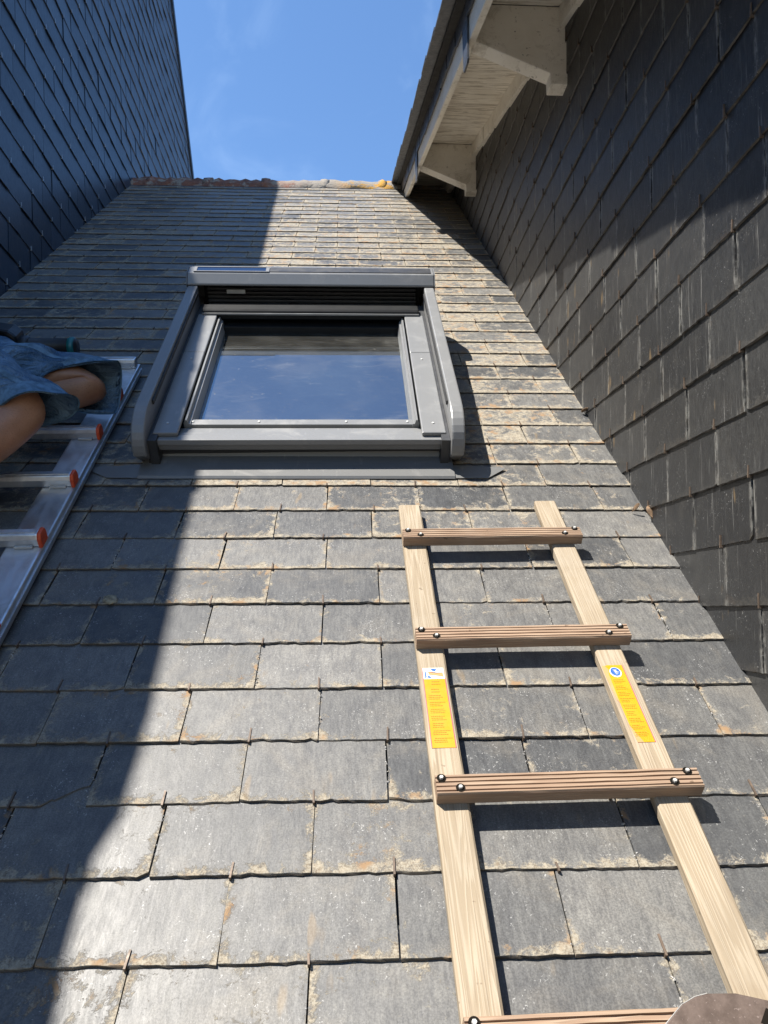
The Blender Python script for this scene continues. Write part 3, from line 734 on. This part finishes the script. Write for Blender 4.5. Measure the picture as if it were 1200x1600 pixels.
MB().prism([(.012, .4775), (.018, .476), (.020, .4785), (.015, .481)], ST+.0004, ST+.0008).build('picture_print', 'sticker_blue', s1)
MB().prism([(.019, .493), (.026, .489), (.031, .4935), (.024, .4955)], ST+.0004, ST+.0008).build('picture_print', 'sticker_blue', s1)
MB().prism([(.015, .488), (.030, .485), (.040, .486), (.041, .478), (.034, .480), (.016, .483)], ST+.0004, ST+.0010).build('torn_patch', 'sticker_torn', s1)
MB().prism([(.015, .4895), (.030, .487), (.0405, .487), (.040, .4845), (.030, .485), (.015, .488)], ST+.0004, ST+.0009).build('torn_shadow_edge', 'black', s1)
stick_print(rng, .012, .037, .462, .472, ST+.0005, 2, True).build('print', 'ink', s1)
stick_print(rng, .012, .037, .447, .457, ST+.0005, 2, True).build('print', 'ink', s1)
stick_print(rng, .0105, .040, .358, .444, ST+.0005, 27, False).build('print', 'ink', s1)
s2 = MB().prism([(.324, .497), (.3285, .490), (.3255, .480), (.3245, .425), (.325, .385), (.331, .368), (.337, .354), (.3545, .354), (.3545, .4985), (.3285, .4985)], ST-.0003, ST).build('instruction_sticker', 'yellow', lad); s2['label'] = 'torn yellow instruction sticker with round blue emblem on the right rail'
MB().prism([(.3545, .354), (.3557, .354), (.3557, .4985), (.3545, .4985)], ST-.0003, ST).build('sticker_edge', 'sticker_red', s2)
def disc(cx, cy, r, z0, z1, sq=1.): return MB().prism([(cx+r*math.cos(2*math.pi*k/28), cy+r*sq*math.sin(2*math.pi*k/28)) for k in range(28)], z0, z1)
disc(.3385, .4835, .0100, ST, ST+.0004).build('emblem_ring', 'sticker_white', s2); disc(.3385, .4843, .0085, ST+.0003, ST+.0007).build('emblem_disc', 'sticker_blue', s2)
em = MB()
for q in range(14): em.box(.3335+rng.uniform(0, .009), .3335+rng.uniform(.002, .011), .479+.0007*q, .4794+.0007*q, ST+.0006, ST+.0009)
em.build('emblem_print', 'sticker_white', s2)
MB().prism([(.3185, .497), (.324, .4975), (.3285, .490), (.3255, .480), (.3245, .425), (.322, .43), (.319, .47)], ST-.0003, ST).build('torn_patch', 'sticker_torn', s2)
MB().prism([(.3245, .385), (.331, .368), (.337, .354), (.327, .354)], ST-.0003, ST).build('torn_patch', 'sticker_torn', s2)
stick_print(rng, .3275, .352, .36, .470, ST+.0005, 36, False).build('print', 'ink', s2)

s1.scale.y = s2.scale.y = 1.14; s1.location.y = -.026; s2.location.y = -.030
# rust-brown steel plate on the lowest visible rung
PL = roof_pose(.40, .30, .0568, 0)
outl = [(-.10, -.10), (-.092, -.01), (-.082, .025), (-.065, .047), (-.040, .066), (-.022, .0735), (-.007, .0765), (.025, .076), (.058, .068), (.16, .045), (.20, -.10)]
plate = MB().prism(outl, 0, .003).build('steel_plate_tool', 'rust', bevel=.0014); plate.matrix_world = PL
MB().prism([(.040, .046), (.052, .060), (.056, .058), (.075, .044), (.080, .030), (.060, .036)], .0031, .0036).build('nail_slot', 'pit', plate)
tag(plate, 'rust-brown steel plate with rounded corner resting on the bottom ladder rung', 'plate')
MB().tube([(x, y_, .0025) for x, y_ in outl[1:7]], .0006, 6).build('edge_line', 'pale_edge', plate)  # thin pale metallic line along the plate's rounded corner

# ================================================================== ALUMINIUM LADDER
ALU = roof_pose(-.652, 1.60, .0, .036)
al = empty('aluminium_roof_ladder', ALU, 'aluminium roof ladder with orange rung caps lying on shaded slates', 'ladder')
for x0, x1 in ((-.075, 0.), (-.46, -.385)):
    mb = MB(); mb.prism([(x0, .0155), (x1, .0155), (x1, .048), (x0, .048)], -1.5, .62, 1)
    o = mb.build('side_rail', 'alu', al, bevel=.004)
    MB().box(x1-.001, x1+.0025, -1.5, .62, .030, .0335).build('rail_rib', 'alu', o)
for i in range(-5, 5):
    y = -.344 + .235*i - (.035 if i < 0 else 0)
    rx1 = -.006
    rg = MB().prism([(y-.016, .0485), (y+.016, .0485), (y+.016, .066), (y+.011, .0765), (y-.011, .0765), (y-.016, .066)], -.455, rx1, 0).build('rung', 'alu', al, bevel=.003)
    MB().box(-.45, rx1-.004, y-.006, y+.006, .0763, .0785).build('tread_rib', 'alu', rg)
    if i < 4:
        for xc in (rx1, -.455):
            MB().prism([(y-.019, .047), (y+.018, .047), (y+.018, .068), (y+.012, .0795), (y-.012, .0795), (y-.019, .068)], xc-.001, xc+.008, 0).build('end_cap', 'orange', rg, bevel=.003)
    for xc in (-.036, -.41):
        MB().box(xc-.018, xc+.018, y-.0225, y-.016, .0482, .054).build('rivet_plate', 'galv', rg, bevel=.001)

# ================================================================== PERSON (kneeling on the aluminium ladder)
def RP(x, s_, k): return ROOF @ Vector((x, s_, k))
hipF, kneeF, ankF, toeF = RP(-1.08, 1.80, .215), RP(-.665, 1.812, .150), RP(-1.04, 1.762, .118), RP(-1.19, 1.75, .11)
hipN, kneeN, ankN, toeN = RP(-1.075, 1.715, .30), RP(-.725, 1.525, .225), RP(-.93, 1.285, .115), RP(-1.05, 1.27, .10)
pel = (hipF+hipN)/2 + Vector((-.03, 0, .05))
chest = pel + Vector((-.06, .03, .40)); neck = chest + Vector((.01, .01, .16)); head = neck + Vector((.05, .0, .14))
pers = empty('person', Matrix.Translation(RP(-1.05, 1.74, .08)), 'person in blue denim shorts kneeling on the aluminium ladder, bare knees', 'person')
ip = pers.matrix_world.inverted()
import bmesh
def make_skin(name, chains, mat, parent, sub=2):
    verts, edges, rad, idx = [], [], [], {}
    for ch in chains:
        prev = None
        for (p, r_) in ch:
            key = tuple(round(c, 5) for c in p)
            if key not in idx: idx[key] = len(verts); verts.append(ip @ Vector(p)); rad.append(r_ if isinstance(r_, tuple) else (r_, r_))
            i = idx[key]
            if prev is not None: edges.append((prev, i))
            prev = i
    bm = bmesh.new(); lay = bm.verts.layers.skin.verify(); bv = [bm.verts.new(v) for v in verts]
    for a, b in edges: bm.edges.new((bv[a], bv[b]))
    for i, v in enumerate(bv): v[lay].radius = rad[i]; v[lay].use_root = (i == 0)
    me = bpy.data.meshes.new(name); bm.to_mesh(me); bm.free(); me.materials.append(M[mat])
    o = bpy.data.objects.new(name, me); col.objects.link(o); o.parent = parent
    sk = o.modifiers.new('skin', 'SKIN'); sk.use_smooth_shade = True
    sb = o.modifiers.new('sub', 'SUBSURF'); sb.levels = sub; sb.render_levels = sub
    return o
def lerp(a, b, t): return a + (b-a)*t
def leg(h, k, a, t, bulge):
    out = [(pel, .12), (h, .085), (lerp(h, k, .35), .076), (lerp(h, k, .7), .069), (k, .059)]
    c = lerp(k, a, .32) + bulge
    return out + [(lerp(k, a, .10) + bulge*.4, .055), (c, .058), (lerp(k, a, .65) + bulge*.4, .043), (a, .034), (lerp(a, t, .4), .04), (t, .035)]
shF, shN = chest + Vector((0, .19, .10)), chest + Vector((0, -.19, .10))
elF, elN = shF + Vector((.10, .06, -.28)), shN + Vector((.09, -.06, -.28))
wrF, wrN = elF + Vector((.03, -.03, -.24)), elN + Vector((.06, .08, -.22))
chains = [[(pel, .13), (lerp(pel, chest, .5), .12), (chest, .135), (neck, .058), (lerp(neck, head, .45), .062), (head, .088), (head + Vector((.0, 0, .09)), .062)],
          leg(hipF, kneeF, ankF, toeF, Vector((0, -.012, -.005))), leg(hipN, kneeN, ankN, toeN, Vector((-.01, -.01, -.02)))]
for sh, el, wr in ((shF, elF, wrF), (shN, elN, wrN)):
    d = (wr-el).normalized(); side = d.cross(Vector((1, 0, 0))).normalized(); palm = wr + d*.065
    chains.append([(chest, .135), (sh, .07), (lerp(sh, el, .5), .052), (el, .043), (lerp(el, wr, .4), .042), (wr, .029), (palm, (.036, .018))])
    for q in range(4):
        b = palm + side*(.027-.018*q) + d*.022; L_ = (.062, .075, .07, .055)[q]
        chains.append([(palm, (.036, .018)), (b, .010), (b + d*L_*.55 + Vector((.012, 0, 0)), .009), (b + d*L_ + Vector((.03, 0, 0)), .008)])
    chains.append([(wr, .029), (wr + d*.03 + side*.034, .012), (wr + d*.07 + side*.05 + Vector((.012, 0, 0)), .010)])
body = make_skin('body', chains, 'skin', pers)
# denim shorts: a tube round each thigh with an open hem
def shorts_leg(h, k, over, r0, r1, low, seed, name, side_dir):
    ax = (k-h).normalized(); up = (Vector((0, 0, 1)) - ax*ax.z).normalized(); sd_ = ax.cross(up)
    L_ = (k-h).length + over; nseg, nr = 40, 26; rr = random.Random(seed); vv = []; ph = [rr.uniform(0, 6.28) for _ in range(6)]
    for i in range(nr+1):
        t = i/nr
        for j in range(nseg):
            a = 2*math.pi*j/nseg; c, s_ = math.cos(a), math.sin(a)
            reach = L_*t - low*(max(0., -c*.45 + s_*side_dir*.75) if low > 0 else (c*.95 - s_*side_dir*.15))*(t**2.0)
            r = lerp(r0, r1, t)
            fold = .006*math.sin(3*a + 9*t + ph[0]) + .0055*math.sin(5*a - 14*t + ph[1]) + .005*math.sin(21*t + 2*a + ph[2]) + .003*math.sin(34*t - 3*a + ph[3])
            fold *= 1.15*(.4 + .6*math.sin(math.pi*min(1, t*1.05)))
            r = r + fold + (.006 if t > .97 else 0)
            p = h + ax*reach + up*c*r*.92 + sd_*s_*r
            vv.append(ip @ p)
    ff = [(i*nseg+j, i*nseg+(j+1) % nseg, (i+1)*nseg+(j+1) % nseg, (i+1)*nseg+j) for i in range(nr) for j in range(nseg)]
    o = MB().add(vv, ff).build(name, 'denim', pers, True)
    so = o.modifiers.new('s', 'SOLIDIFY'); so.thickness = .004; so.offset = 1
    sm_ = []
    for i in range(2, nr-2):
        for dj in (0, 1):
            j = (nseg//8 + dj) % nseg; p = Vector(vv[i*nseg+j]); cc = sum((Vector(vv[i*nseg+q]) for q in range(nseg)), Vector())/nseg; sm_.append(p + (p-cc).normalized()*.0052)
    MB().add(sm_, [(2*i, 2*i+1, 2*i+3, 2*i+2) for i in range(len(sm_)//2-1)]).build('seam', 'stitch', o, True)
    # stitched hem band
    hb = []
    for (i, off) in ((nr-3, .0015), (nr-1, .0015), (nr, .002)):
        for j in range(nseg):
            p = Vector(vv[i*nseg+j]); cc = sum((Vector(vv[i*nseg+q]) for q in range(nseg)), Vector())/nseg; hb.append(p + (p-cc).normalized()*(.0045+off))
    hf = [(i*nseg+j, i*nseg+(j+1) % nseg, (i+1)*nseg+(j+1) % nseg, (i+1)*nseg+j) for i in range(2) for j in range(nseg)]
    MB().add(hb, hf).build('hem', 'stitch', o, True)
    return o
shorts_leg(hipF, kneeF, .034, .105, .067, .185, 2, 'shorts_leg', 1)
shorts_leg(hipN, kneeN, .020, .108, .064, -.062, 3, 'shorts_leg', 1)
# seat of the shorts, shirt, hair, shoes
def ball(c, rx, ry_, rz2, name, mat, parent=pers, seg=20):
    vv = []; ff = []
    for i in range(seg//2+1):
        th = math.pi*i/(seg//2)
        for j in range(seg):
            a = 2*math.pi*j/seg; vv.append(ip @ (Vector(c) + Vector((rx*math.sin(th)*math.cos(a), ry_*math.sin(th)*math.sin(a), rz2*math.cos(th)))))
    for i in range(seg//2):
        for j in range(seg): ff.append((i*seg+j, i*seg+(j+1) % seg, (i+1)*seg+(j+1) % seg, (i+1)*seg+j))
    return MB().add(vv, ff).build(name, mat, parent, True)
ball(pel + Vector((-.01, 0, -.03)), .13, .17, .13, 'shorts_seat', 'denim')
make_skin('shirt', [[(pel + Vector((0, 0, .06)), .145), (lerp(pel, chest, .5), .142), (chest, .155), (chest + Vector((.0, 0, .09)), .09)], [(chest, .155), (shF, .085), (lerp(shF, elF, .55), .068)], [(chest, .155), (shN, .085), (lerp(shN, elN, .55), .068)]], 'shirt', pers)
ball(head + Vector((-.02, 0, .035)), .105, .092, .105, 'hair', 'hair')
for sgn in (-1, 1):
    ball(head + Vector((.088, .033*sgn, .02)), .012, .013, .011, 'eye', 'sticker_white', pers, 10)
    ball(head + Vector((0, .093*sgn, 0)), .022, .012, .032, 'ear', 'skin', pers, 10)
ball(head + Vector((.105, 0, -.012)), .024, .016, .026, 'nose', 'skin', pers, 10)
ball(head + Vector((.088, 0, -.052)), .012, .028, .009, 'mouth', 'leaf', pers, 10)
for a, t in ((ankF, toeF), (ankN, toeN)):
    c = lerp(a, t, .6); d = (t-a); ball(c, .11, .05, .05, 'shoe', 'shoe')

# ================================================================== CORDLESS TOOL
TL = roof_pose(-.845, 2.19, .112, .02)
tl = empty('cordless_power_tool', TL, 'black cordless power tool with teal end ring lying behind the denim shorts', 'power tool')
MB().tube([(-.145, 0, .0), (-.14, 0, .0), (-.03, 0, 0), (-.012, 0, 0), (-.004, 0, 0)], [.030, .027, .027, .029, .024], 20).build('front_barrel', 'tool_black', tl, True, .0)
MB().tube([(-.027, 0, 0), (-.022, 0, 0), (-.012, 0, 0), (-.008, 0, 0)], [.0285, .0305, .0305, .027], 20).build('end_ring', 'tool_teal', tl, True)
MB().tube([(-.175, 0, 0), (-.168, 0, 0), (-.150, 0, 0), (-.143, 0, 0)], [.030, .035, .035, .030], 20).build('collar', 'tool_black', tl, True)
MB().prism([(-.29, -.045), (-.18, -.045), (-.165, -.02), (-.165, .045), (-.185, .062), (-.24, .070), (-.29, .055)], -.036, .036, 1).build('motor_housing', 'tool_black', tl, bevel=.010)
vt = MB()
for q in range(4): vt.box(-.212+.011*q, -.206+.011*q, -.0372, -.0355, -.028, .035)
vt.build('vent_slots', 'black', tl)
MB().box(-.262, -.225, -.0385, -.0362, -.012, .044).build('rating_label', 'tool_grey', tl)
MB().prism([(-.30, -.05), (-.25, -.05), (-.30, -.12), (-.36, -.12)], -.02, .02, 1).build('handle', 'tool_black', tl, bevel=.008)
MB().box(-.39, -.28, -.034, .034, -.165, -.115).build('battery', 'tool_black', tl, bevel=.006)

# ================================================================== SMALL THINGS ON THE ROOF
def clump(x, s_, k, r, seed, name, mat, label, cat):
    rr = random.Random(seed); vv = []; ff = []; seg = 16
    for i, (q, h) in enumerate(((1., 0.), (.86, .5), (.5, .9), (.0, 1.))):
        for j in range(seg):
            a = 2*math.pi*j/seg; rad = r*q*(1+rr.uniform(-.22, .22)); vv.append((rad*math.cos(a)*1.25, rad*math.sin(a), h*r*.28*(1+rr.uniform(-.3, .3))))
    for i in range(3):
        for j in range(seg): ff.append((i*seg+j, i*seg+(j+1) % seg, (i+1)*seg+(j+1) % seg, (i+1)*seg+j))
    o = MB().add(vv, ff).build(name, mat, None, True); o.matrix_world = roof_pose(x, s_, k, rr.uniform(-1, 1)); tag(o, label, cat); return o
clump(-.475, 1.117, .0105, .0125, 1, 'moss_clump', 'moss', 'tan dry moss clump on a shaded slate below the aluminium ladder', 'moss')
def leaf(x, s_, k, sz, seed, label):
    rr = random.Random(seed); mb = MB(); n_ = 7; vv = []
    for i in range(n_):
        t = i/(n_-1); wd = sz*.36*math.sin(math.pi*(t*.9+.05))
        for q in (-1, 0, 1): vv.append(((t-.5)*sz, q*wd, .006*abs(q)+.010*math.sin(3*t+seed)+.004))
    ff = [(i*3+k2, i*3+k2+1, (i+1)*3+k2+1, (i+1)*3+k2) for i in range(n_-1) for k2 in range(2)]
    o = mb.add(vv, ff).build('dry_leaf', 'leaf', None, True); o.matrix_world = roof_pose(x, s_, k, rr.uniform(-2, 2), .2); tag(o, label, 'leaf', 'dry leaves caught along the right wall'); so = o.modifiers.new('s', 'SOLIDIFY'); so.thickness = .0012
leaf(.690, 1.405, .014, .030, 1, 'curled brown leaf caught in the wall corner level with the top ladder rung')
leaf(.676, 1.955, .014, .022, 2, 'small orange-brown leaf in the wall corner beside the skylight sill')
leaf(.66, 1.43, .012, .014, 5, 'tiny leaf scrap just up-slope of the curled brown leaf at the wall')
